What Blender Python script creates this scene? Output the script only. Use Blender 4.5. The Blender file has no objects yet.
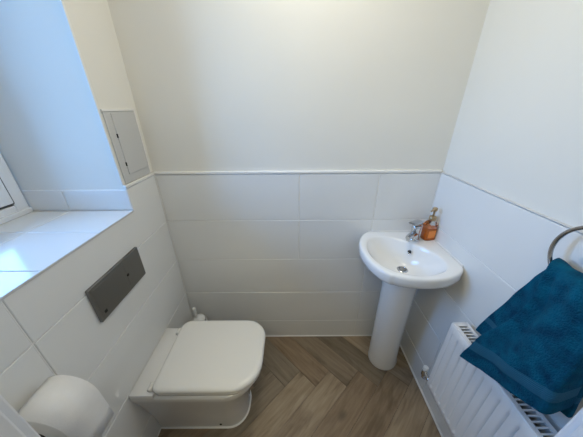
import bpy, bmesh, math, random
from mathutils import Vector, Matrix, noise
random.seed(4)
C = bpy.context.scene.collection
scene = bpy.context.scene
R = math.radians
PI = math.pi

# ------------------------------------------------------------------ camera
cam_data = bpy.data.cameras.new('camera')
cam = bpy.data.objects.new('camera', cam_data); C.objects.link(cam)
cam_data.sensor_fit = 'HORIZONTAL'; cam_data.sensor_width = 36.0
cam_data.lens = 232.1 / 583 * 36.0
cam_data.clip_start = 0.02
pitch, roll = R(25.70), R(-0.378)
fw = Vector((0, math.cos(pitch), -math.sin(pitch)))
rt = Vector((1, 0, 0)); up = rt.cross(fw)
r2 = rt * math.cos(roll) + up * math.sin(roll); u2 = -rt * math.sin(roll) + up * math.cos(roll)
m = Matrix((r2, u2, -fw)).transposed().to_4x4()
m.translation = (0, -1.106, 1.444)
cam.matrix_world = m
scene.camera = cam

# ------------------------------------------------------------------ light
vs = scene.view_settings
vs.view_transform = 'Standard'; vs.look = 'None'; vs.gamma = 1.0; vs.use_curve_mapping = False
vs.exposure = 0.0
world = bpy.data.worlds.new('sky'); scene.world = world; world.use_nodes = True
wn = world.node_tree.nodes; wl = world.node_tree.links
bg = wn['Background']
tc = wn.new('ShaderNodeTexCoord'); sp = wn.new('ShaderNodeSeparateXYZ'); cr = wn.new('ShaderNodeValToRGB')
wl.new(tc.outputs['Generated'], sp.inputs[0]); wl.new(sp.outputs['Z'], cr.inputs[0]); wl.new(cr.outputs[0], bg.inputs[0])
cr.color_ramp.elements[0].position = 0.0; cr.color_ramp.elements[0].color = (.10, .20, .32, 1)
cr.color_ramp.elements[1].position = 0.06; cr.color_ramp.elements[1].color = (.215, .525, 1.11, 1)
e = cr.color_ramp.elements.new(0.9); e.color = (.103, .337, .82, 1)
SKY = 14.6
bg.inputs[1].default_value = SKY

def area(name, loc, rot, sx, sy, power, col, portal=False):
    l = bpy.data.lights.new(name, 'AREA'); l.shape = 'RECTANGLE'; l.size = sx; l.size_y = sy
    l.energy = power; l.color = col
    o = bpy.data.objects.new(name, l); C.objects.link(o); o.location = loc; o.rotation_euler = rot
    if portal: l.cycles.is_portal = True
    return o
# daylight enters through the window opening
area('window_portal', (-1.16, -.525, 1.62), (0, R(-90), 0), 1.12, .64, 1, (1, 1, 1), True)
# ceiling lamp of the cloakroom and the lamp of the hall behind the open door
area('ceiling_lamp_light', (.06, -.42, 2.285), (0, 0, 0), .24, .24, 5.9, (1.0, .94, .79))
area('hall_lamp_light', (-.30, -1.70, 2.26), (0, 0, 0), .5, .5, 5.8, (1.0, .92, .63))

# ------------------------------------------------------------------ materials
def mat(name, col, rough=.5, metal=0., **k):
    m = bpy.data.materials.new(name); m.use_nodes = True
    b = m.node_tree.nodes['Principled BSDF']
    b.inputs['Base Color'].default_value = (*col, 1); b.inputs['Roughness'].default_value = rough
    b.inputs['Metallic'].default_value = metal
    for kk, v in k.items(): b.inputs[kk.replace('_', ' ')].default_value = v
    return m
def nodes(m): return m.node_tree.nodes, m.node_tree.links, m.node_tree.nodes['Principled BSDF']
def vary(m, scale, amount, bump=0., bscale=None, dist=.001):
    """slight procedural mottling and a fine bump"""
    n, l, b = nodes(m)
    t = n.new('ShaderNodeTexCoord'); nz = n.new('ShaderNodeTexNoise'); nz.inputs['Scale'].default_value = scale
    nz.inputs['Detail'].default_value = 4
    l.new(t.outputs['Object'], nz.inputs['Vector'])
    c = b.inputs['Base Color'].default_value[:]
    r = n.new('ShaderNodeValToRGB')
    r.color_ramp.elements[0].position = .3; r.color_ramp.elements[1].position = .7
    r.color_ramp.elements[0].color = (*[x * (1 - amount) for x in c[:3]], 1)
    r.color_ramp.elements[1].color = (*[min(1, x * (1 + amount)) for x in c[:3]], 1)
    l.new(nz.outputs['Fac'], r.inputs[0]); l.new(r.outputs[0], b.inputs['Base Color'])
    if bump:
        n2 = n.new('ShaderNodeTexNoise'); n2.inputs['Scale'].default_value = bscale or scale * 6
        n2.inputs['Detail'].default_value = 3
        l.new(t.outputs['Object'], n2.inputs['Vector'])
        bp = n.new('ShaderNodeBump'); bp.inputs['Strength'].default_value = bump; bp.inputs['Distance'].default_value = dist
        l.new(n2.outputs['Fac'], bp.inputs['Height']); l.new(bp.outputs[0], b.inputs['Normal'])
    return m
M = {}
M['paint'] = vary(mat('wall_paint', (.80, .78, .72), .65), 3, .012, .08, 90)
M['ceil'] = mat('ceiling_paint', (.82, .81, .78), .8)
M['tile'] = vary(mat('tile_gloss', (.80, .80, .78), .15, Specular_IOR_Level=.5), 2.5, .015, .10, 9, .0006)
M['grout'] = mat('grout', (.86, .85, .82), .8)
M['bead'] = mat('white_bead', (.84, .83, .80), .35)
M['upvc'] = mat('white_upvc', (.84, .85, .86), .25)
M['gasket'] = mat('black_gasket', (.015, .016, .02), .5)
M['ceramic'] = mat('white_ceramic', (.86, .855, .84), .08, Coat_Weight=.3)
M['seat'] = mat('white_seat_plastic', (.84, .83, .80), .22)
M['chrome'] = mat('chrome', (.58, .59, .61), .10, 1.)
M['steel'] = mat('satin_steel', (.25, .245, .235), .34, 1.)
M['ringmetal'] = mat('brushed_nickel', (.42, .40, .38), .25, 1.)
M['dark'] = mat('dark_void', (.012, .012, .012), .6)
M['rad'] = mat('radiator_enamel', (.80, .80, .80), .28)
M['panel'] = mat('grey_panel', (.58, .58, .57), .45)
M['gloss'] = mat('white_gloss_paint', (.74, .75, .77), .3)
M['paper'] = vary(mat('tissue_paper', (.84, .82, .79), .95), 40, .02, .25, 260, .0008)
M['card'] = mat('cardboard', (.10, .08, .06), .9)
M['plastic'] = mat('white_plastic', (.78, .78, .76), .3)
M['soap'] = mat('amber_soap', (.90, .24, .03), .1, Transmission_Weight=.25, IOR=1.36)
M['clear'] = mat('clear_plastic', (.95, .95, .88), .04, Transmission_Weight=1., IOR=1.3)
M['bronze'] = mat('gold_pump', (.46, .33, .19), .28, .8)
M['label'] = mat('orange_label', (.90, .30, .05), .4)
M['hall'] = mat('hall_paint', (.72, .70, .66), .8)
# window pane: see-through with a mirror film of reflection
g = bpy.data.materials.new('window_glass'); g.use_nodes = True
gn, gl = g.node_tree.nodes, g.node_tree.links
gn.remove(gn['Principled BSDF'])
tr = gn.new('ShaderNodeBsdfTransparent'); gs = gn.new('ShaderNodeBsdfGlossy'); gs.inputs['Roughness'].default_value = .02
mx = gn.new('ShaderNodeMixShader'); fz = gn.new('ShaderNodeFresnel'); fz.inputs[0].default_value = 1.4
gl.new(fz.outputs[0], mx.inputs[0]); gl.new(tr.outputs[0], mx.inputs[1]); gl.new(gs.outputs[0], mx.inputs[2])
gl.new(mx.outputs[0], gn['Material Output'].inputs[0]); M['glass'] = g
# lamp diffuser
ld = mat('lamp_diffuser', (.9, .87, .8), .5); M['lamp'] = ld
ld.node_tree.nodes['Principled BSDF'].inputs['Emission Color'].default_value = (1, .86, .66, 1)
ld.node_tree.nodes['Principled BSDF'].inputs['Emission Strength'].default_value = 3
# oak planks: tone per plank from a face colour, grain along the plank's own uv
wd = mat('oak_plank', (.3, .24, .18), .42); n, l, b = nodes(wd); M['oak'] = wd
uv = n.new('ShaderNodeUVMap'); at = n.new('ShaderNodeAttribute'); at.attribute_name = 'tone'
mp = n.new('ShaderNodeMapping'); mp.inputs['Scale'].default_value = (1.6, 17, 1); l.new(uv.outputs[0], mp.inputs[0])
gr = n.new('ShaderNodeTexNoise'); gr.inputs['Scale'].default_value = 3.0; gr.inputs['Detail'].default_value = 8; gr.inputs['Roughness'].default_value = .65
l.new(mp.outputs[0], gr.inputs['Vector'])
mp2 = n.new('ShaderNodeMapping'); mp2.inputs['Scale'].default_value = (2.2, 9, 1); l.new(uv.outputs[0], mp2.inputs[0])
g2 = n.new('ShaderNodeTexNoise'); g2.inputs['Scale'].default_value = 1.6; g2.inputs['Detail'].default_value = 4; g2.inputs['Distortion'].default_value = 1.2
l.new(mp2.outputs[0], g2.inputs['Vector'])
mp3 = n.new('ShaderNodeMapping'); mp3.inputs['Scale'].default_value = (3.2, 6.5, 1); l.new(uv.outputs[0], mp3.inputs[0])
kn = n.new('ShaderNodeTexVoronoi'); kn.inputs['Scale'].default_value = 1.0; l.new(mp3.outputs[0], kn.inputs['Vector'])
kr = n.new('ShaderNodeValToRGB'); kr.color_ramp.elements[0].position = .04; kr.color_ramp.elements[0].color = (.25, .22, .2, 1)
kr.color_ramp.elements[1].position = .15; kr.color_ramp.elements[1].color = (1, 1, 1, 1); l.new(kn.outputs['Distance'], kr.inputs[0])
r1 = n.new('ShaderNodeValToRGB'); r1.color_ramp.elements[0].position = .3; r1.color_ramp.elements[0].color = (.27, .20, .13, 1)
r1.color_ramp.elements[1].position = .7; r1.color_ramp.elements[1].color = (.42, .335, .235, 1); l.new(gr.outputs['Fac'], r1.inputs[0])
r3 = n.new('ShaderNodeValToRGB'); r3.color_ramp.elements[0].position = .28; r3.color_ramp.elements[0].color = (.55, .5, .46, 1)
r3.color_ramp.elements[1].position = .52; r3.color_ramp.elements[1].color = (1, 1, 1, 1); l.new(g2.outputs['Fac'], r3.inputs[0])
def mul(a, b_, f=1.):
    x = n.new('ShaderNodeMix'); x.data_type = 'RGBA'; x.blend_type = 'MULTIPLY'; x.inputs[0].default_value = f
    l.new(a, x.inputs[6]); l.new(b_, x.inputs[7]); return x.outputs[2]
l.new(mul(mul(mul(r1.outputs[0], r3.outputs[0], .8), kr.outputs[0], .8), at.outputs['Color']), b.inputs['Base Color'])
bp = n.new('ShaderNodeBump'); bp.inputs['Strength'].default_value = .15; bp.inputs['Distance'].default_value = .001
l.new(gr.outputs['Fac'], bp.inputs['Height']); l.new(bp.outputs[0], b.inputs['Normal'])
# terry towel with flat woven bands near its hem
tw = mat('teal_terry', (.005, .10, .20), 1., Specular_IOR_Level=.15); n, l, b = nodes(tw); M['terry'] = tw
b.inputs['Sheen Tint'].default_value = (.1, .5, .7, 1)
uv = n.new('ShaderNodeUVMap'); tc = n.new('ShaderNodeTexCoord')
n1 = n.new('ShaderNodeTexNoise'); n1.inputs['Scale'].default_value = 260; n1.inputs['Detail'].default_value = 2; l.new(tc.outputs['Object'], n1.inputs['Vector'])
n2 = n.new('ShaderNodeTexNoise'); n2.inputs['Scale'].default_value = 28; n2.inputs['Detail'].default_value = 4; l.new(tc.outputs['Object'], n2.inputs['Vector'])
r_ = n.new('ShaderNodeValToRGB'); r_.color_ramp.elements[0].position = .3; r_.color_ramp.elements[0].color = (.0012, .045, .095, 1)
r_.color_ramp.elements[1].position = .7; r_.color_ramp.elements[1].color = (.002, .105, .185, 1); l.new(n2.outputs['Fac'], r_.inputs[0])
l.new(r_.outputs[0], b.inputs['Base Color'])
ad = n.new('ShaderNodeMath'); ad.operation = 'MULTIPLY_ADD'; ad.inputs[1].default_value = 1.2; l.new(n2.outputs['Fac'], ad.inputs[0]); l.new(n1.outputs['Fac'], ad.inputs[2])
bp = n.new('ShaderNodeBump'); bp.inputs['Strength'].default_value = .9; bp.inputs['Distance'].default_value = .006
l.new(ad.outputs[0], bp.inputs['Height']); l.new(bp.outputs[0], b.inputs['Normal'])
bandm = mat('teal_woven_band', (.002, .10, .18), .85); M['band'] = bandm
n, l, b = nodes(bandm); uv = n.new('ShaderNodeUVMap'); wv = n.new('ShaderNodeTexWave'); wv.bands_direction = 'Y'; wv.inputs['Scale'].default_value = 42
l.new(uv.outputs[0], wv.inputs['Vector']); bp = n.new('ShaderNodeBump'); bp.inputs['Strength'].default_value = .6; bp.inputs['Distance'].default_value = .003
l.new(wv.outputs['Fac'], bp.inputs['Height']); l.new(bp.outputs[0], b.inputs['Normal'])

# ------------------------------------------------------------------ mesh helpers
def obj(name, bm, mats, parent=None, smooth=None, bevel=0., seg=2, subsurf=0):
    me = bpy.data.meshes.new(name)
    bmesh.ops.recalc_face_normals(bm, faces=bm.faces[:])
    bm.to_mesh(me); bm.free()
    for mm in (mats if isinstance(mats, (list, tuple)) else [mats]): me.materials.append(mm)
    o = bpy.data.objects.new(name, me); C.objects.link(o)
    if parent: o.parent = parent; o.matrix_parent_inverse = parent.matrix_world.inverted()
    if bevel:
        bv = o.modifiers.new('bevel', 'BEVEL'); bv.width = bevel; bv.segments = seg; bv.limit_method = 'ANGLE'; bv.angle_limit = R(40)
        bv.harden_normals = False
    if subsurf:
        s = o.modifiers.new('sub', 'SUBSURF'); s.levels = subsurf; s.render_levels = subsurf
    if smooth is not None:
        for p in me.polygons: p.use_smooth = True
        if smooth < 170:
            me.set_sharp_from_angle(angle=R(smooth))
    return o
def box(bm, x0, x1, y0, y1, z0, z1, mi=0):
    vs_ = [bm.verts.new((x, y, z)) for x in (x0, x1) for y in (y0, y1) for z in (z0, z1)]
    for q in ((0, 1, 3, 2), (4, 6, 7, 5), (0, 4, 5, 1), (2, 3, 7, 6), (0, 2, 6, 4), (1, 5, 7, 3)):
        f = bm.faces.new([vs_[i] for i in q]); f.material_index = mi
    return vs_
def boxo(name, d, mm, parent=None, bevel=0., seg=2, smooth=None):
    bm = bmesh.new(); box(bm, *d); return obj(name, bm, mm, parent, bevel=bevel, seg=seg, smooth=smooth if smooth else (40 if bevel else None))
def rings(bm, rs, cap0=True, cap1=True, mi=0):
    """loft closed rings (lists of points of equal length)"""
    vv = [[bm.verts.new(p) for p in r] for r in rs]
    n = len(vv[0])
    for a, b_ in zip(vv, vv[1:]):
        for i in range(n):
            f = bm.faces.new((a[i], a[(i + 1) % n], b_[(i + 1) % n], b_[i])); f.material_index = mi
    if cap0: bm.faces.new(vv[0][::-1]).material_index = mi
    if cap1: bm.faces.new(vv[-1]).material_index = mi
    return vv
def lathe(bm, prof, c=(0, 0, 0), ax='z', n=32, cap0=True, cap1=True, mi=0):
    rs = []
    for r, h in prof:
        ring = []
        for i in range(n):
            a = 2 * PI * i / n; p = (r * math.cos(a), r * math.sin(a), h)
            if ax == 'y': p = (p[0], p[2], p[1])
            if ax == 'x': p = (p[2], p[0], p[1])
            ring.append((p[0] + c[0], p[1] + c[1], p[2] + c[2]))
        rs.append(ring)
    rings(bm, rs, cap0, cap1, mi)
def tube(bm, pts, r, n=12, closed=False, mi=0):
    P = [Vector(p) for p in pts]; N = len(P); rs = []
    nrm = None
    for i in range(N):
        t = (P[(i + 1) % N] - P[i - 1]) if closed else (P[min(i + 1, N - 1)] - P[max(i - 1, 0)])
        t.normalize()
        if nrm is None:
            nrm = t.cross(Vector((0, 0, 1)) if abs(t.z) < .9 else Vector((1, 0, 0))).normalized()
        nrm = (nrm - t * nrm.dot(t)).normalized(); bn = t.cross(nrm)
        rr = r[i] if isinstance(r, (list, tuple)) else r
        rs.append([P[i] + nrm * rr * math.cos(2 * PI * k / n) + bn * rr * math.sin(2 * PI * k / n) for k in range(n)])
    if closed: rs.append(rs[0])
    rings(bm, rs, not closed, not closed, mi)
    if closed: bmesh.ops.remove_doubles(bm, verts=bm.verts[:], dist=1e-6)
def empty(name, loc, label=None, cat=None, group=None):
    o = bpy.data.objects.new(name, None); C.objects.link(o); o.location = loc; o.empty_display_size = .05
    o.matrix_world = Matrix.Translation(loc)
    return tag(o, label, cat, group)
def tag(o, label=None, cat=None, group=None):
    if label: o['label'] = label
    if cat: o['category'] = cat
    if group: o['group'] = group
    return o
def struct(o, label=None):
    o['kind'] = 'structure'
    if label: o['label'] = label
    return o

# ------------------------------------------------------------------ the room
XL, XR, T, ZC = -.661, .727, 1.152, 2.30
YF, TH = -.935, .010       # front wall face, tile thickness
WY0, WY1, WZ0, WZ1, WX = -.85, -.214, 1.057, 2.12, -1.085   # window opening
DX0, DX1 = -.405, .425     # doorway

# floor: herringbone oak planks, one mesh
bm = bmesh.new()
uvl = bm.loops.layers.uv.new('UVMap'); col = bm.loops.layers.color.new('tone')
W, L = .125, .64; s2 = math.sqrt(.5); gap = .0004
A = Vector((-s2, s2, 0)); B = Vector((-s2, -s2, 0)); D = Vector((s2, -s2, 0))
def plank(o, ld, wd_):
    o = o + ld * gap + wd_ * gap
    c4 = [o, o + ld * (L - 2 * gap), o + ld * (L - 2 * gap) + wd_ * (W - 2 * gap), o + wd_ * (W - 2 * gap)]
    mid = (c4[0] + c4[2]) / 2
    if not (-1.25 < mid.x < 1.3 and -2.6 < mid.y < .5): return
    base = [bm.verts.new(Vector((p.x, p.y, -.006))) for p in c4]
    inner = []
    for i, p in enumerate(c4):
        q = p + (mid - p).normalized() * .0009
        inner.append(bm.verts.new(Vector((q.x, q.y, 0))))
    k = random.uniform(.78, 1.12); w_ = random.uniform(-.02, .03)
    u0, v0 = random.uniform(0, 40), random.uniform(0, 40)
    uvs = [(u0, v0), (u0 + L, v0), (u0 + L, v0 + W), (u0, v0 + W)]
    fs = [(inner, uvs)] + [([base[i], base[(i + 1) % 4], inner[(i + 1) % 4], inner[i]], [uvs[i], uvs[(i + 1) % 4], uvs[(i + 1) % 4], uvs[i]]) for i in range(4)]
    for vs_, us in fs:
        f = bm.faces.new(vs_)
        for lp, u in zip(f.loops, us): lp[uvl].uv = u; lp[col] = (k * (1 + w_), k, k * (1 - w_), 1)
for r in range(-2, 4):
    for k in range(-9, 11):
        V = Vector((.222 + W / s2 * k, -.238 - r * L / s2, 0))
        plank(V, A, B); plank(V, B, D)
bm.normal_update()
bmesh.ops.bisect_plane(bm, geom=bm.verts[:] + bm.edges[:] + bm.faces[:], plane_co=(XR + .09, 0, 0), plane_no=(1, 0, 0), clear_outer=True)
bmesh.ops.bisect_plane(bm, geom=bm.verts[:] + bm.edges[:] + bm.faces[:], plane_co=(XL - .09, 0, 0), plane_no=(-1, 0, 0), clear_outer=True)
bmesh.ops.bisect_plane(bm, geom=bm.verts[:] + bm.edges[:] + bm.faces[:], plane_co=(0, .09, 0), plane_no=(0, 1, 0), clear_outer=True)
bmesh.ops.bisect_plane(bm, geom=bm.verts[:] + bm.edges[:] + bm.faces[:], plane_co=(0, -2.3, 0), plane_no=(0, -1, 0), clear_outer=True)
bx = box(bm, XL - .09, XR + .09, -2.3, .09, -.05, -.004, 1)
struct(obj('floor', bm, [M['oak'], M['dark']]), 'brown oak plank floor laid in herringbone')

# tiled part of a wall, slabs with a sunk grout bed, written in (u along the wall, z)
def tiles(bm, put, u0, u1, z0, z1, ujoints, zjoints, cut=None):
    g = .0018
    zs = [z0] + sorted(z for z in zjoints if z0 < z < z1) + [z1]
    for k in range(len(zs) - 1):
        uj = ujoints(zs[k]) if callable(ujoints) else ujoints
        us = [u0] + sorted(u for u in uj if u0 < u < u1) + [u1]
        for i in range(len(us) - 1):
            cells = [(us[i], us[i + 1], zs[k], zs[k + 1])]
            if cut:
                cu0, cu1, cz = cut; a, b_, c_, d_ = cells[0]
                if d_ > cz and b_ > cu0 and a < cu1:
                    cells = []
                    a2, b2, c2, d2 = a + g, b_ - g, c_ + g, d_ - g
                    P = [(a2, c2), (b2, c2)]
                    P += [(b2, d2), (cu1, d2), (cu1, cz)] if b_ > cu1 else [(b2, cz)]
                    P += [(cu0, cz), (cu0, d2), (a2, d2)] if a < cu0 else [(a2, cz)]
                    slabpoly(bm, P)
            for a, b_, c_, d_ in cells: put(bm, a + g, b_ - g, c_ + g, d_ - g)
def slabpoly(bm, P, ch=.0016):
    """left wall tile cut round the window opening"""
    n = len(P); Q = []
    for i in range(n):
        p, a, b_ = Vector(P[i]), Vector(P[i - 1]), Vector(P[(i + 1) % n])
        d1, d2 = (p - a).normalized(), (b_ - p).normalized()
        Q.append(tuple(p + Vector((-d1.y, d1.x)) * ch + Vector((-d2.y, d2.x)) * ch))
    rings(bm, [[(XL - TH, u, z) for u, z in P], [(XL - ch, u, z) for u, z in P], [(XL, u, z) for u, z in Q]], True, True, 1)
def slab(bm, ctr, ax, sgn, a, b_, c_, d_, mi=1):
    """tile slab on plane ax=ctr facing sgn, front edge chamfered"""
    ch = .0016; t = TH
    def P(u, z, dep):
        if ax == 0: return (ctr - sgn * dep, u, z)
        if ax == 1: return (u, ctr - sgn * dep, z)
        return (u, z, ctr - sgn * dep)
    o = [(a, c_), (b_, c_), (b_, d_), (a, d_)]
    i_ = [(a + ch, c_ + ch), (b_ - ch, c_ + ch), (b_ - ch, d_ - ch), (a + ch, d_ - ch)]
    rings(bm, [[P(u, z, t) for u, z in o], [P(u, z, ch) for u, z in o], [P(u, z, 0) for u, z in i_]], True, True, mi)
ZJ = [T - .25 * k for k in range(1, 5)]
WM = [M['paint'], M['tile'], M['grout']]
GR = .0030
# back wall
bm = bmesh.new()
box(bm, XL - .45, XR + .1, TH, .11, 0, ZC, 0)
box(bm, XL, XR, GR, TH, 0, T - .001, 2)
tiles(bm, lambda b_, a, c, d, e_: slab(b_, 0, 1, -1, a, c, d, e_), XL, XR, .0, T, lambda z: [.041, .431] if z > T - .55 else [.431], ZJ)
struct(obj('wall_back', bm, WM), 'cream painted back wall above grey glossy tiles')
# right wall
bm = bmesh.new()
box(bm, XR + TH, XR + .11, YF - .12, TH, 0, ZC, 0)
box(bm, XR + GR, XR + TH, YF, 0, 0, T - .001, 2)
tiles(bm, lambda b_, a, c, d, e_: slab(b_, XR, 0, -1, a, c, d, e_), YF, 0, 0, T, lambda z: [-.70] if z > T - .3 or .2 < z < .7 else [-.35], ZJ)
struct(obj('wall_right', bm, WM), 'white painted right wall above glossy tiles')
# left wall with the window opening
bm = bmesh.new()
OUT = WX - .075
box(bm, OUT, XL - TH, WY1 + .008, TH, 0, ZC, 0)
box(bm, OUT, XL - TH, YF - .12, WY0 - .008, 0, ZC, 0)
box(bm, OUT, XL - TH, WY0 - .008, WY1 + .008, 0, WZ0 - TH, 0)
box(bm, OUT, XL - TH, WY0 - .008, WY1 + .008, WZ1, ZC, 0)
box(bm, XL - TH, XL - GR, YF, WY0 - .004, 0, T - .001, 2); box(bm, XL - TH, XL - GR, WY1 + .004, 0, 0, T - .001, 2)
box(bm, XL - TH, XL - GR, WY0, WY1, 0, WZ0 - GR, 2)
tiles(bm, lambda b_, a, c, d, e_: slab(b_, XL, 0, 1, a, c, d, e_), YF, 0, 0, T, lambda z: [-.709], ZJ, cut=(WY0 - .0014, WY1 + .0014, WZ0 - .0012))
# sill tiles
box(bm, WX - .005, XL - GR, WY0, WY1, WZ0 - TH, WZ0 - GR, 2)
def sill(b_, a, c, d, e_): slab(b_, WZ0, 2, 1, a, c, d, e_)
tiles(bm, sill, WX, XL, WY0, WY1, [-.924], [-.401, -.612])
# upstand tiles on the two reveals, one course
for yy, sg in ((WY1, -1), (WY0, 1)):
    y2 = yy - sg * .008
    box(bm, WX - .005, XL - GR - .0002, min(yy - sg * GR, y2), max(yy - sg * GR, y2), WZ0 - TH, WZ0 + .089, 2)
    def rev(b_, a, c, d, e_, yy=yy, sg=sg): slab(b_, yy, 1, sg, a, c, d, e_)
    tiles(bm, rev, WX, XL - .001, WZ0 + .001, WZ0 + .090, [-.924], [])
struct(obj('wall_left', bm, WM), 'cream painted left wall above grey glossy tiles with deep window recess')
# front wall with the doorway the photo is taken from
bm = bmesh.new()
box(bm, XL - TH, DX0, YF - .11, YF, 0, ZC, 0); box(bm, DX1, XR + TH, YF - .11, YF, 0, ZC, 0); box(bm, DX0, DX1, YF - .11, YF, 2.03, ZC, 0)
struct(obj('wall_front', bm, WM))
struct(boxo('ceiling', (OUT, XR + .11, -2.3, .11, ZC, ZC + .06), M['ceil']))
# hall behind the doorway
bm = bmesh.new()
box(bm, OUT, XR + .11, -2.4, -2.3, 0, ZC, 0); box(bm, XL - .19, XL - .09, -2.3, YF - .12, 0, ZC, 0); box(bm, XR + .09, XR + .19, -2.3, YF - .12, 0, ZC, 0)
struct(obj('wall_hall', bm, M['hall']))
# door casing
bm = bmesh.new()
for s, x in ((-1, DX0), (1, DX1)):
    a, b_ = sorted((x - s * .0, x + s * .065)); box(bm, a, b_, YF, YF + .016, 0, 2.09)
    a, b_ = sorted((x + s * .004, x - s * .012)); box(bm, a, b_, YF - .125, YF + .001, 0, 2.03)
box(bm, DX0 - .065, DX1 + .065, YF, YF + .016, 2.03, 2.095)
struct(obj('door_1', bm, M['gloss'], bevel=.004, seg=2, smooth=40), 'white gloss door casing at the edge of the photo')
# trims: tile edging around the room, silicone beads
def trim(i, d, label=None, bev=.003, mm=None):
    struct(boxo('trim_%d' % i, d, mm or M['bead'], bevel=bev, seg=2), label)
trim(1, (XL, XR, -.003, TH + .001, T, T + .013), 'white edging strip along the top of the back tiles')
trim(2, (XR - .001, XR + TH + .001, YF, -.003, T, T + .005), 'thin grey edging line along the top of the right tiles', mm=M['panel'])
trim(3, (XL - TH - .001, XL + .003, WY1, -.003, T, T + .013), 'white edging strip under the access panel')
trim(4, (XL - .0025, XL + .002, WY0, WY1, WZ0 - .006, WZ0 + .0012), 'thin edging strip on the front edge of the tiled window sill', .001, M['panel'])
trim(5, (XL, XR, -.006, .001, 0, .006), 'white sealant line between back tiles and floor')
trim(6, (XR - .010, XR + .001, YF, -.006, 0, .008), 'white sealant line between right tiles and floor')
trim(7, (XL - .001, XL + .006, YF, -.006, 0, .006), 'white sealant line between left tiles and floor')
trim(8, (XL - .0008, XL + .0022, -.0022, .001, .006, T), None, .001)
trim(9, (XR - .0022, XR + .001, -.0022, .001, .006, T), None, .001)
# outside corner bead of the reveal
trim(10, (XL - TH - .002, XL - TH + .0015, WY1 - .0015, WY1 + .007, T + .013, WZ1), None, .001)

# window
win = empty('window_1', (WX, (WY0 + WY1) / 2, WZ0)); struct(win, 'white framed window at the back of the tiled recess')
def frame_ring(name, x0, x1, y0, y1, z0, z1, t, mm, parent, bev=.004):
    bm = bmesh.new()
    box(bm, x0, x1, y0, y0 + t, z0, z1); box(bm, x0, x1, y1 - t, y1, z0, z1)
    box(bm, x0, x1, y0 + t, y1 - t, z0, z0 + t); box(bm, x0, x1, y0 + t, y1 - t, z1 - t, z1)
    return obj(name, bm, mm, parent, bevel=bev, seg=2, smooth=40)
fr = frame_ring('window_frame', WX - .065, WX + .001, WY0, WY1, WZ0, WZ1, .046, M['upvc'], win)
frame_ring('gasket', WX - .03, WX + .003, WY0 + .045, WY1 - .045, WZ0 + .052, WZ1 - .045, .005, M['gasket'], win, 0)
frame_ring('sash', WX - .05, WX + .008, WY0 + .049, WY1 - .049, WZ0 + .055, WZ1 - .049, .048, M['upvc'], win)
frame_ring('sash_gasket', WX - .03, WX + .004, WY0 + .096, WY1 - .096, WZ0 + .101, WZ1 - .096, .004, M['gasket'], win, 0)
boxo('glass_pane', (WX - .026, WX - .022, WY0 + .098, WY1 - .098, WZ0 + .102, WZ1 - .098), M['glass'], win)
boxo('rebate_stop', (WX - .060, WX - .040, WY0 + .02, WY1 - .02, WZ0 + .03, WZ0 + .09), M['upvc'], win)
boxo('window_bottom_bead', (WX - .01, WX + .010, WY0 + .001, WY1 - .001, WZ0 - .0005, WZ0 + .020), M['upvc'], win, .004)

# ceiling lamp
cl = empty('ceiling_light', (.06, -.42, ZC), 'round white ceiling light above the room', 'ceiling light')
bm = bmesh.new(); lathe(bm, [(.15, 0), (.15, -.012), (.14, -.014)], (.06, -.42, ZC), n=40); obj('light_base', bm, M['plastic'], cl, 40)
bm = bmesh.new(); lathe(bm, [(.019, -.0001), (.14, -.003), (.15, -.008)], (.06, -.42, ZC), n=40); bm.free()
bm = bmesh.new(); lathe(bm, [(.136, -.0138), (.13, -.0142)], (.06, -.42, ZC), n=40); obj('light_diffuser', bm, M['lamp'], cl, 40)

# ------------------------------------------------------------------ outlines
def catmull(P, n=8):
    out = []; N = len(P)
    for i in range(N):
        p0, p1, p2, p3 = [Vector(P[(i + k) % N]) for k in (-1, 0, 1, 2)]
        for j in range(n):
            t = j / n
            out.append(.5 * ((2 * p1) + (p2 - p0) * t + (2 * p0 - 5 * p1 + 4 * p2 - p3) * t * t + (3 * p1 - p0 - 3 * p2 + p3) * t ** 3))
    return out
def polar(poly, c, N=96):
    """radius of a closed outline seen from c at N angles"""
    rad = []
    for k in range(N):
        a = 2 * PI * k / N; d = Vector((math.cos(a), math.sin(a))); best = None
        for i in range(len(poly)):
            p, q = Vector(poly[i][:2]) - c, Vector(poly[(i + 1) % len(poly)][:2]) - c
            e_ = q - p; den = d.x * e_.y - d.y * e_.x
            if abs(den) < 1e-12: continue
            t = (p.x * e_.y - p.y * e_.x) / den; s = (p.x * d.y - p.y * d.x) / den
            if t > 0 and -1e-6 <= s <= 1 + 1e-6: best = t if best is None else max(best, t)
        rad.append(best)
    return rad
def rrect(x0, x1, y0, y1, r, z, n=8):
    """rounded rectangle, r = radii at (x1,y1),(x0,y1),(x0,y0),(x1,y0)"""
    out = []
    for (cx, cy, a0), rr in zip(((x1, y1, 0), (x0, y1, 90), (x0, y0, 180), (x1, y0, 270)), r):
        sx = -1 if cx == x1 else 1; sy = -1 if cy == y1 else 1
        ox, oy = cx + sx * rr, cy + sy * rr
        for k in range(n + 1):
            a = R(a0 + 90 * k / n); out.append((ox + rr * math.cos(a), oy + rr * math.sin(a), z))
    return out

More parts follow.
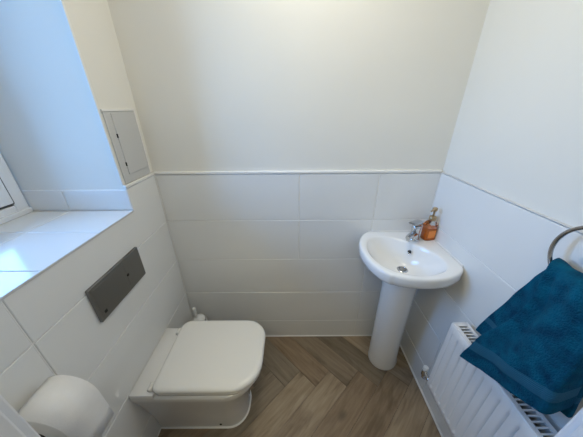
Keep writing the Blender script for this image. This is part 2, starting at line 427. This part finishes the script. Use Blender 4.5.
# ------------------------------------------------------------------ toilet
TY0, TY1 = -.585, -.240
toilet = empty('toilet', (-.45, -.40, 0), 'white back-to-wall toilet with its lid closed, below the steel flush plate', 'toilet')
bm = bmesh.new()
def prof(x1, ya, yb, rr, z, xl=XL): return rrect(xl, x1, ya, yb, (rr, .004, .004, rr), z)
rings(bm, [prof(-.232, -.510, -.300, .09, 0), prof(-.232, -.511, -.299, .09, .02), prof(-.225, -.520, -.290, .095, .12), prof(-.200, -.545, -.268, .11, .25),
           prof(-.165, -.568, -.250, .125, .34), prof(-.150, -.575, -.245, .13, .372), prof(-.150, -.575, -.245, .13, .386), prof(-.158, -.568, -.252, .125, .392)])
obj('pan', bm, M['ceramic'], toilet, 50)
bm = bmesh.new()   # rear ledge of the pan, against the wall
rings(bm, [rrect(XL, -.56, -.574, -.258, (.004,) * 4, .372), rrect(XL, -.56, -.576, -.256, (.006,) * 4, .380), rrect(XL, -.56, -.576, -.256, (.006,) * 4, .398), rrect(XL + .003, -.56, -.574, -.258, (.006,) * 4, .402)])
obj('rear_ledge', bm, M['ceramic'], toilet, 50)
bm = bmesh.new()
def lidp(z, g=0., x0=-.566): return rrect(x0 + g, -.132 - g, TY0 + g + .008, TY1 - g + .004, (.10, .045, .030, .125), z, 12)
rings(bm, [lidp(.398, .006), lidp(.401, .003), lidp(.412, .003), lidp(.414, .006)])
obj('seat', bm, M['seat'], toilet, 50)
bm = bmesh.new()
rr_ = [lidp(.4155, .008), lidp(.416, .002), lidp(.420, 0), lidp(.428, 0), lidp(.434, .002), lidp(.438, .006), lidp(.4405, .013), lidp(.4412, .020)]
rings(bm, rr_)
obj('lid', bm, M['seat'], toilet, 60)
for yy in (-.545, -.285):
    bm = bmesh.new(); lathe(bm, [(.009, -.016), (.011, -.014), (.011, .014), (.009, .016)], (-.580, yy, .410), 'y', 20); obj('hinge', bm, M['seat'], toilet, 50)
bm = bmesh.new(); lathe(bm, [(.006, -.001), (.006, .004), (.004, .005)], (-.355, -.5108, .035), 'y', 16)
for v in bm.verts: v.co.y = -.5108 * 2 - v.co.y
o = obj('fixing_cap', bm, M['dark'], toilet, 50); o['label'] = 'small dark fixing hole low on the side of the pan'
bm = bmesh.new()
a = prof(-.226, -.5165, -.2935, .095, .0); b_ = prof(-.232, -.5105, -.2995, .09, .006)
rings(bm, [a, b_], True, True); obj('sealant_bead', bm, M['bead'], toilet, 50)

# flush plate
fp = empty('flush_plate', (XL, -.409, .848), 'grey steel dual flush plate on the tiles above the toilet', 'flush plate')
bm = bmesh.new(); box(bm, XL, XL + .011, -.540, -.277, .779, .918); obj('plate', bm, M['steel'], fp, 40, bevel=.002, seg=3)
bm = bmesh.new(); box(bm, XL + .010, XL + .0122, -.530, -.3795, .789, .908); obj('button', bm, M['steel'], fp, 40, bevel=.0008)
bm = bmesh.new(); box(bm, XL + .010, XL + .0122, -.3775, -.287, .789, .908); obj('button', bm, M['steel'], fp, 40, bevel=.0008)
bm = bmesh.new(); lathe(bm, [(.006, .0), (.006, .0125), (.005, .013)], (XL, -.372, .848), 'x', 16); o = obj('button_dimple', bm, M['dark'], fp, 40); o['label'] = 'small dark round mark between the buttons'
bm = bmesh.new(); box(bm, XL + .012, XL + .0127, -.520, -.508, .80, .812); obj('logo_mark', bm, M['dark'], fp)

# access panel
ap = empty('access_panel', (XL - TH, -.112, 1.30), 'light grey access panel in a thin frame on the wall beside the window recess', 'access panel')
bm = bmesh.new(); px = XL - TH
Y0, Y1, Z0, Z1 = -.200, -.022, T + .015, 1.433
box(bm, px, px + .005, Y0, Y1, Z0, Z1); obj('panel_frame', bm, M['panel'], ap, 40, bevel=.002)
bm = bmesh.new(); box(bm, px + .004, px + .008, Y0 + .035, Y1 - .004, Z0 + .03, Z1 - .006); obj('panel_door', bm, M['panel'], ap, 40, bevel=.0015)
for zz in (1.232, 1.340):
    bm = bmesh.new(); box(bm, px + .0045, px + .0095, Y0 + .0325, Y0 + .0355, zz, zz + .015); o = obj('hinge', bm, M['dark'], ap); o['label'] = 'small dark hinge'
bm = bmesh.new()
for d in ((px, px + .007, Y0 - .004, Y1 + .004, Z1, Z1 + .008), (px, px + .007, Y1, Y1 + .008, Z0, Z1)): box(bm, *d)
o = obj('edging', bm, M['bead'], ap, bevel=.001); o['label'] = 'thin cream edging bead'

# ------------------------------------------------------------------ toilet brush
tb = empty('toilet_brush_holder', (-.560, -.105, 0), 'white toilet brush pot in the corner behind the toilet', 'brush holder')
bm = bmesh.new(); lathe(bm, [(.050, 0), (.052, .01), (.050, .15), (.043, .28), (.040, .285), (.036, .28), (.036, .02)], (-.560, -.105, 0), n=32, cap1=True)
obj('pot', bm, M['plastic'], tb, 50)
br = empty('toilet_brush', (-.560, -.105, .06), 'white toilet brush standing in its pot with only collar and handle showing', 'toilet brush')
bm = bmesh.new(); lathe(bm, [(.010, .02), (.030, .04), (.030, .12), (.010, .13)], (-.560, -.105, 0)); obj('brush_head', bm, M['plastic'], br, 50)
bm = bmesh.new(); lathe(bm, [(.008, .12), (.008, .27), (.034, .286), (.036, .292), (.030, .305), (.012, .312), (.006, .315)], (-.560, -.105, 0)); obj('collar', bm, M['plastic'], br, 50)
bm = bmesh.new(); tube(bm, [(-.574, -.105, .295), (-.577, -.105, .345), (-.578, -.105, .374)], .010, 12); obj('handle', bm, M['plastic'], br, 50)
bm = bmesh.new(); bmesh.ops.create_uvsphere(bm, u_segments=16, v_segments=10, radius=.0105, matrix=Matrix.Translation((-.578, -.105, .375))); o = obj('handle_tip', bm, M['plastic'], br, 170)

# ------------------------------------------------------------------ toilet roll
RX, RZ, RR, RY0, RY1 = -.586, .772, .068, -.843, -.745
ho = empty('toilet_roll_holder', (XL, -.862, RZ), 'chrome toilet roll holder arm through the core of the roll, mostly hidden', 'roll holder')
bm = bmesh.new(); lathe(bm, [(.014, 0), (.014, .005), (.012, .007)], (XL, -.866, RZ), 'x', 24); obj('wall_mount', bm, M['chrome'], ho, 40)
bm = bmesh.new(); tube(bm, [(XL + .004, -.866, RZ), (RX - .014, -.866, RZ), (RX - .004, -.863, RZ), (RX, -.854, RZ), (RX, -.80, RZ), (RX, -.738, RZ)], .0055, 12); obj('arm', bm, M['chrome'], ho, 50)
ro = empty('toilet_roll', (RX, -.755, RZ), 'white toilet roll hanging on the left tiles beside the door casing', 'toilet roll')
RZc = RZ - .0065
bm = bmesh.new()
n_ = 56
def circ(r, y): return [(RX + r * math.cos(2 * PI * k / n_), y, RZc + r * math.sin(2 * PI * k / n_)) for k in range(n_)]
rings(bm, [circ(.021, RY0), circ(RR - .003, RY0), circ(RR, RY0 + .002), circ(RR, RY1 - .002), circ(RR - .003, RY1), circ(.021, RY1), circ(.021, RY0)], False, False)
bmesh.ops.remove_doubles(bm, verts=bm.verts[:], dist=1e-6); obj('paper', bm, M['paper'], ro, 50)
bm = bmesh.new(); rings(bm, [circ(.0208, RY0 + .001), circ(.0208, RY1 - .001), circ(.0195, RY1 - .001), circ(.0195, RY0 + .001), circ(.0208, RY0 + .001)], False, False)
bmesh.ops.remove_doubles(bm, verts=bm.verts[:], dist=1e-6); o = obj('cardboard_core', bm, M['card'], ro, 50); o['label'] = 'brown cardboard core'
# loose sheet hanging off the front of the roll
bm = bmesh.new()
pp = []
for k in range(8):
    a = R(125 - 125 * k / 7); pp.append((RX + (RR + .0012) * math.cos(a), RZc + (RR + .0012) * math.sin(a)))
pp += [(RX + RR + .002, RZc - .03), (RX + RR + .004, RZc - .07), (RX + RR + .003, RZc - .115)]
va = [bm.verts.new((x, RY0 + .001, z)) for x, z in pp]; vb = [bm.verts.new((x, RY1 - .001, z)) for x, z in pp]
for i in range(len(pp) - 1): bm.faces.new((va[i], va[i + 1], vb[i + 1], vb[i]))
o = obj('loose_sheet', bm, M['paper'], ro, 170); sd = o.modifiers.new('thick', 'SOLIDIFY'); sd.thickness = .0008; sd.offset = 0

# ------------------------------------------------------------------ corner washbasin
# outline in corner coordinates (a along the back wall, b along the right wall)
def wpt(a, b_, z): return (XR - a, -b_, z)
half = [(.0, .0), (.08, 0), (.16, 0), (.24, 0), (.300, 0), (.330, .010), (.360, .045), (.385, .100), (.396, .160), (.394, .220), (.380, .285), (.352, .340)]
full = half + [(.322, .368)] + [(b_, a) for a, b_ in half[:0:-1]]
outer = []
for i, p in enumerate(full): outer.append(Vector(p))
tmp = catmull([(p.x, p.y) for p in outer], 6)
outer_s = [Vector((max(0, p.x), max(0, p.y))) for p in tmp]
inner_h = [(.128, .128), (.175, .090), (.225, .066), (.275, .062), (.325, .080), (.353, .125), (.366, .185), (.360, .245), (.337, .300)]
inner = inner_h + [(.311, .326)] + [(b_, a) for a, b_ in inner_h[:0:-1]]
inner_s = [Vector(p) for p in catmull(inner, 6)]
NB = 128
cc = Vector((.215, .215))
ro_ = polar(outer_s, cc, NB); ri_ = polar(inner_s, cc, NB)
def bring(rad, z, c=cc): return [wpt(max(.0, c.x + rad[k] * math.cos(2 * PI * k / NB)), max(.0, c.y + rad[k] * math.sin(2 * PI * k / NB)), z(k) if callable(z) else z) for k in range(NB)]
def off(rad, d): return [r + d for r in rad]
def mixr(a, b_, t): return [x * (1 - t) + y * t for x, y in zip(a, b_)]
wb = empty('washbasin', (XR, 0, .70), 'white ceramic corner washbasin fitted into the right corner', 'washbasin')
ZR = .832
dc = Vector((.183, .187))
RS = []
# underside from the neck up to the rim, then over the rim and down the bowl to the drain
neck = [.070] * NB
for t, z in ((0, .700), (.08, .708), (.28, .728), (.55, .746), (.80, .760), (.95, .773)):
    rad = mixr(neck, off(ro_, -.010), t); RS.append(bring(rad, z, cc))
RS += [bring(off(ro_, -.004), .783), bring(ro_, .796), bring(ro_, .820), bring(off(ro_, -.002), .827), bring(off(ro_, -.006), ZR - .001), bring(off(ro_, -.011), ZR),
       bring(off(ri_, .010), ZR), bring(off(ri_, .004), ZR - .001), bring(ri_, ZR - .005), bring(off(ri_, -.004), ZR - .014)]
for t, z in ((.10, .800), (.22, .774), (.38, .750), (.58, .732), (.80, .722), (1.0, .718)):
    rad = mixr(off(ri_, -.004), [.018] * NB, t); c = cc.lerp(dc, t); RS.append(bring(rad, z, c))
bm = bmesh.new(); rings(bm, RS); obj('basin', bm, M['ceramic'], wb, 65)
bm = bmesh.new(); dw = wpt(dc.x, dc.y, .7175)
lathe(bm, [(.004, .0), (.024, .0), (.026, .002), (.024, .005), (.019, .006), (.017, .003)], dw, n=32, cap1=False); obj('drain_ring', bm, M['chrome'], wb, 50)
bm = bmesh.new(); lathe(bm, [(.0165, .001), (.0165, .006), (.012, .009), (.004, .010)], dw, n=28); o = obj('drain_plug', bm, M['steel'], wb, 50); o['label'] = 'dull metal drain plug'
# overflow: a dark hole ringed on the rear slope of the bowl
bm = bmesh.new()
oc = Vector(wpt(.141, .141, .790)); nz_ = Vector((-1, -1, .9)).normalized()
mt = Matrix.Translation(oc) @ nz_.to_track_quat('Z', 'Y').to_matrix().to_4x4()
bmesh.ops.create_cone(bm, cap_ends=True, segments=24, radius1=.0085, radius2=.0085, depth=.010, matrix=mt)
o = obj('overflow_hole', bm, M['dark'], wb, 40); o['label'] = 'dark round overflow hole'
bm = bmesh.new()
a = [Vector((math.cos(2 * PI * k / 24), math.sin(2 * PI * k / 24), 0)) for k in range(24)]
tube(bm, [mt @ (p * .0095 + Vector((0, 0, .0045))) for p in a], .0014, 8, True); obj('overflow_ring', bm, M['chrome'], wb, 170)
# sealant between basin and walls
boxo('sealant_bead', (XR - .31, XR - .001, -.004, .0005, ZR - .004, ZR + .004), M['bead'], wb, .001)
boxo('sealant_bead', (XR - .004, XR + .0005, -.31, -.001, ZR - .004, ZR + .004), M['bead'], wb, .001)

# pedestal
def ell(cx, cy, ra, rb, z, n=48, back=.0):
    out = []
    for k in range(n):
        t = 2 * PI * k / n; u, v = ra * math.cos(t), rb * math.sin(t)   # u along the diagonal into the room
        out.append((cx + (-u - v) * s2, cy + (-u + v) * s2, z))
    return out
bm = bmesh.new()
rings(bm, [ell(.573, -.152, .090, .084, 0), ell(.573, -.152, .092, .086, .015), ell(.568, -.156, .087, .081, .03), ell(.563, -.162, .085, .079, .20), ell(.555, -.174, .084, .078, .40),
           ell(.545, -.192, .084, .078, .58), ell(.538, -.203, .085, .079, .67), ell(.535, -.206, .086, .080, .699)])
pe = obj('basin_pedestal', bm, M['ceramic'], None, 60)
tag(pe, 'white ceramic pedestal under the corner washbasin', 'pedestal')

# mixer tap
TX, TYy = XR - .104, -.084
tap = empty('mixer_tap', (TX, TYy, ZR), 'chrome single lever mixer tap on the rear deck of the washbasin', 'tap')
dd = Vector((-s2, -s2, 0)); T0 = Vector((TX, TYy, ZR))
bm = bmesh.new(); lathe(bm, [(.026, 0), (.027, .003), (.024, .008), (.021, .010)], T0, n=32); obj('base', bm, M['chrome'], tap, 50)
bm = bmesh.new(); lathe(bm, [(.021, .008), (.0195, .03), (.020, .055), (.022, .068), (.022, .076), (.018, .080)], T0, n=32); obj('body', bm, M['chrome'], tap, 50)
bm = bmesh.new()
side = Vector((s2, -s2, 0))
RS = []
for d_, z_, w_, h_ in ((.0, .034, .017, .013), (.03, .040, .016, .012), (.06, .045, .015, .010), (.085, .047, .014, .008), (.098, .044, .013, .008)):
    RS.append([T0 + dd * d_ + side * (w_ * math.cos(2 * PI * k / 20)) + Vector((0, 0, z_ + h_ * math.sin(2 * PI * k / 20))) for k in range(20)])
rings(bm, RS); obj('spout', bm, M['chrome'], tap, 50)
bm = bmesh.new(); lathe(bm, [(.0095, .026), (.010, .029), (.010, .042)], T0 + dd * .087, n=20); obj('aerator', bm, M['chrome'], tap, 50)
bm = bmesh.new()
RS = []
for d_, z_, w_, h_ in ((-.026, .092, .016, .007), (-.014, .090, .024, .011), (.01, .094, .026, .011), (.04, .103, .025, .009), (.066, .111, .023, .007), (.078, .114, .019, .005)):
    RS.append([T0 + dd * d_ + side * (w_ * math.cos(2 * PI * k / 20)) + Vector((0, 0, z_ + h_ * math.sin(2 * PI * k / 20))) for k in range(20)])
rings(bm, RS); obj('lever', bm, M['chrome'], tap, 50)

# soap dispenser
SX, SY = XR - .0335, -.080
so = empty('soap_dispenser', (SX, SY, ZR), 'clear pump bottle of orange soap with a gold pump, on the washbasin by the tap', 'soap dispenser')
def sb(hx, hy, z, r=.010):
    pts = rrect(-hx, hx, -hy, hy, (min(r, hx * .95, hy * .95),) * 4, 0, 5); q = R(10)
    return [(SX + x * math.cos(q) - y * math.sin(q), SY + x * math.sin(q) + y * math.cos(q), ZR + z) for x, y, _ in pts]
bm = bmesh.new(); rings(bm, [sb(.025, .019, .002), sb(.0265, .0205, .006), sb(.0265, .0205, .062), sb(.026, .020, .066)]); obj('liquid_soap', bm, M['soap'], so, 50)
bm = bmesh.new(); rings(bm, [sb(.0265, .0205, 0), sb(.029, .0225, .004), sb(.029, .0225, .078), sb(.027, .021, .088), sb(.018, .016, .098), sb(.0125, .0125, .102), sb(.0125, .0125, .110)]); obj('bottle', bm, M['clear'], so, 50)
bm = bmesh.new(); box(bm, -.019, .019, -.0232, -.0226, .016, .054); q = Matrix.Translation((SX, SY, ZR)) @ Matrix.Rotation(R(10), 4, 'Z')
bmesh.ops.transform(bm, matrix=q, verts=bm.verts[:]); obj('front_label', bm, M['label'], so)
bm = bmesh.new(); lathe(bm, [(.0155, .106), (.0165, .108), (.0165, .124), (.013, .127), (.005, .128), (.005, .158)], (SX, SY, ZR), n=28); obj('pump_collar', bm, M['bronze'], so, 50)
bm = bmesh.new(); lathe(bm, [(.009, .154), (.0115, .157), (.0115, .168), (.009, .171)], (SX, SY, ZR), n=24)
tube(bm, [(SX, SY, ZR + .164), (SX - .015, SY - .012, ZR + .165), (SX - .030, SY - .022, ZR + .161)], [.006, .005, .004], 12); obj('pump_head', bm, M['bronze'], so, 50)

# ------------------------------------------------------------------ radiator
RF, RB, RZ0, RZ1, RYa, RYb = .640, .700, .245, .662, -.875, -.452
ra = empty('radiator', (.69, -.66, RZ0), 'white ribbed panel radiator on the right wall under the towel', 'radiator')
bm = bmesh.new()
pitch_ = .0333; nx = int((RYb - .012 - (RYa + .012)) / pitch_)
def ribd(y):   # rib relief in the pressed face
    ph = ((RYb - .020 - y) / pitch_) % 1.0
    return -.0085 * max(0., min(1., (.5 - abs(ph - .5)) / .13)) + .0085 if (RYa + .02 < y < RYb - .020) else 0.
ys = []; y = RYb
while y > RYa: ys.append(y); y -= pitch_ / 12
ys.append(RYa)
zs = [(RZ0, 1), (RZ0 + .012, 1), (RZ0 + .030, 1), (RZ0 + .040, 2), (RZ1 - .045, 2), (RZ1 - .035, 1), (RZ1 - .006, 1), (RZ1, 1)]
grid = []
for z, mode in zs:
    row = []
    for y in ys:
        d = ribd(y)
        edge = .004 if (z in (RZ0, RZ1)) else 0
        row.append(bm.verts.new((RF + (d if mode == 2 else 0.) + edge, y, z)))
    grid.append(row)
for i in range(len(zs) - 1):
    for j in range(len(ys) - 1): bm.faces.new((grid[i][j], grid[i][j + 1], grid[i + 1][j + 1], grid[i + 1][j]))
o = obj('front_panel', bm, M['rad'], ra, 50); s = o.modifiers.new('t', 'SOLIDIFY'); s.thickness = .003; s.offset = 0
# pressed bumps along the bottom seam
for k in range(nx + 1):
    yy = RYb - .022 - pitch_ * k - pitch_ * .5 + .012
    if yy < RYa + .015: break
    bm = bmesh.new(); bmesh.ops.create_uvsphere(bm, u_segments=14, v_segments=10, radius=1, matrix=Matrix.Translation((RF + .001, yy, RZ0 + .028)) @ Matrix.Diagonal((.006, .0085, .0125, 1)))
    obj('seam_bump', bm, M['rad'], ra, 170)
boxo('side_panel', (RF + .002, RB, RYb - .004, RYb, RZ0 + .004, RZ1 + .003), M['rad'], ra, .0015)
boxo('side_panel', (RF + .002, RB, RYa, RYa + .004, RZ0 + .004, RZ1 + .003), M['rad'], ra, .0015)
boxo('back_panel', (RB - .006, RB - .002, RYa + .004, RYb - .004, RZ0 + .01, RZ1 - .01), M['rad'], ra)
bm = bmesh.new()   # top grille: two rails and many cross bars
box(bm, RF + .001, RF + .014, RYa + .004, RYb - .004, RZ1 - .001, RZ1 + .002); box(bm, RB - .012, RB, RYa + .004, RYb - .004, RZ1 - .001, RZ1 + .002)
box(bm, RF + .012, RB - .010, RYb - .018, RYb - .004, RZ1 - .001, RZ1 + .002); box(bm, RF + .012, RB - .010, RYa + .004, RYa + .018, RZ1 - .001, RZ1 + .002)
y = RYb - .030
while y > RYa + .02:
    box(bm, RF + .013, RB - .011, y, y + .0045, RZ1 - .001, RZ1 + .002); y -= .0135
obj('top_grille', bm, M['rad'], ra)
boxo('convector_fins', (RF + .018, RB - .016, RYa + .02, RYb - .02, RZ0 + .06, RZ1 - .03), M['dark'], ra)
for yy in (-.53, -.80):
    boxo('wall_bracket', (RB - .003, XR, yy - .015, yy + .015, .35, .60), M['rad'], ra, .001)
va_ = empty('radiator_valve', (.668, -.425, .20), 'chrome radiator valve with white cap at the low far end of the radiator', 'radiator valve')
vx, vy, vz = .657, -.398, .252
bm = bmesh.new(); lathe(bm, [(.010, -.022), (.012, -.020), (.012, .012), (.009, .014)], (vx, vy, vz), 'z', 20); obj('valve_body', bm, M['chrome'], va_, 50)
bm = bmesh.new(); lathe(bm, [(.011, 0), (.013, .003), (.0125, .020), (.010, .024)], (vx, vy, vz + .014), 'z', 20); o = obj('valve_cap', bm, M['plastic'], va_, 50); o['label'] = 'white plastic cap'
bm = bmesh.new(); lathe(bm, [(.008, -.003), (.010, 0), (.010, .014), (.008, .018), (.008, .030)], (vx, vy, vz), 'y', 16)
for v in bm.verts: v.co.y = 2 * vy - v.co.y if False else v.co.y
bmesh.ops.transform(bm, matrix=Matrix.Translation((0, -.040, 0)), verts=bm.verts[:]); obj('tail_nut', bm, M['chrome'], va_, 50)
bm = bmesh.new(); tube(bm, [(vx, vy, vz - .02), (vx, vy, vz - .04), (vx + .01, vy + .002, vz - .055), (XR, vy + .003, vz - .058)], .0065, 12); obj('pipe', bm, M['chrome'], va_, 50)
bm = bmesh.new(); lathe(bm, [(.017, -.004), (.017, 0)], (XR, vy + .003, vz - .058), 'x', 20); obj('pipe_collar', bm, M['chrome'], va_, 50)

# ------------------------------------------------------------------ towel ring and towel
RCY, RCZ, RRR, RGX = -.679, 1.117, .085, .680
tr_ = empty('towel_ring', (XR, RCY, RCZ + RRR), 'brushed metal towel ring on the right wall holding the towel', 'towel ring')
bm = bmesh.new(); tube(bm, [(RGX, RCY + RRR * math.cos(2 * PI * k / 64), RCZ + RRR * math.sin(2 * PI * k / 64)) for k in range(64)], .0048, 12, True); obj('ring', bm, M['ringmetal'], tr_, 170)
bm = bmesh.new(); tube(bm, [(XR, RCY, RCZ + RRR + .002), (RGX - .006, RCY, RCZ + RRR + .002)], .011, 20); obj('post', bm, M['ringmetal'], tr_, 50)
bm = bmesh.new(); lathe(bm, [(.024, 0), (.024, -.006), (.021, -.008)], (XR, RCY, RCZ + RRR + .002), 'x', 28); obj('wall_plate', bm, M['ringmetal'], tr_, 50)

def sm(t): t = max(0., min(1., t)); return t * t * (3 - 2 * t)
def lerp(a, b_, t): return a + (b_ - a) * t
bm = bmesh.new(); uvl = bm.loops.layers.uv.new('UVMap')
NU, NV = 48, 120
def ztop(u):
    return 1.052 + .020 * sm(u / .6) - .002 * math.cos(u * 9)
def tab(t, tb):
    for (a, va), (b_, vb) in zip(tb, tb[1:]):
        if t <= b_: return lerp(va, vb, sm((t - a) / (b_ - a)) * .5 + (t - a) / (b_ - a) * .5)
    return tb[-1][1]
def tow(u, v):
    """u 0 near .. 1 far (back corner side); v 0 front hem .. .5 over ring .. 1 back hem"""
    zt = ztop(u); yt = RCY + lerp(-.074, .082, u)
    if v < .47:                    # front leaf
        t = 1 - v / .47
        w = max(0., (u - .14) / .86)       # the last part of the width turns back to the wall
        wr = max(0., (.14 - u) / .14)
        yl = tab(t, ((0, RCY + .052), (.22, -.640), (.38, -.636), (.72, -.597), (1, -.574)))
        yr = tab(t, ((0, RCY - .066), (.3, -.772), (.6, -.786), (1, -.800)))
        y = lerp(yr, yl, w) - .004 * sm(wr)
        zb = lerp(.758, .640, w ** .9) + .026 * wr
        z = lerp(zt - .012, zb, t)
        x = lerp(.655, lerp(.624, .602, w), sm(t * 1.25)) + .056 * wr * sm(t * 3) - .005 * math.exp(-((u - .15) / .03) ** 2) * sm(t * 3)
        y += .014 * wr * sm(t * 2)
        x += (.006 * math.sin(w * 7 + 2.2 + t * 1.2) * (1 - t * .3) + .003 * math.sin(w * 17 + t * 4) * (1 - t)) * (1 - wr)
        x -= .010 * math.exp(-((w - .45) / .22) ** 2) * math.sin(PI * min(1, t * 1.1))
    elif v > .53:                  # back leaf
        t = (v - .53) / .47
        zb = lerp(.742, .692, u)
        y = lerp(lerp(yt, -.805, t ** .7), tab(t, ((0, RCY + .082), (.18, -.577), (.40, -.560), (1, -.508))), u)
        z = lerp(zt - .012, zb, t); x = lerp(.703, .684, sm(t * 1.5))
        x += .003 * math.sin(u * 13 + 2)
    else:                          # over the ring
        a = (v - .47) / .06 * PI
        w = max(0., (u - .14) / .86); yf = lerp(RCY - .066, RCY + .052, w) - .004 * sm(max(0., (.14 - u) / .14))
        y = lerp(yf, yt, a / PI); x = .679 - .024 * math.cos(a) + .006 * math.sin(w * 7 + 2.2) * (1 + math.cos(a)) / 2 + .003 * math.sin(u * 13 + 2) * (1 - math.cos(a)) / 2
        z = zt - .012 + .020 * math.sin(a)
    p = Vector((x, y, z)); d = noise.noise(p * 22) * .003
    return p + Vector((d, d * .3, d * .4))
G = [[bm.verts.new(tow(i / NU, j / NV)) for i in range(NU + 1)] for j in range(NV + 1)]
for j in range(NV):
    for i in range(NU):
        f = bm.faces.new((G[j][i], G[j][i + 1], G[j + 1][i + 1], G[j + 1][i]))
        vc = (j + .5) / NV; f.material_index = 1 if (.075 < vc < .125 or .885 < vc < .92) else 0
        for lp, (a, b_) in zip(f.loops, ((i, j), (i + 1, j), (i + 1, j + 1), (i, j + 1))): lp[uvl].uv = (a / NU, b_ / NV)
tow_o = obj('hand_towel', bm, [M['terry'], M['band']], None, 170)
s = tow_o.modifiers.new('thick', 'SOLIDIFY'); s.thickness = .016; s.offset = 0
s = tow_o.modifiers.new('sub', 'SUBSURF'); s.levels = 1; s.render_levels = 1
tag(tow_o, 'teal blue terry hand towel hanging through the ring above the radiator', 'towel')
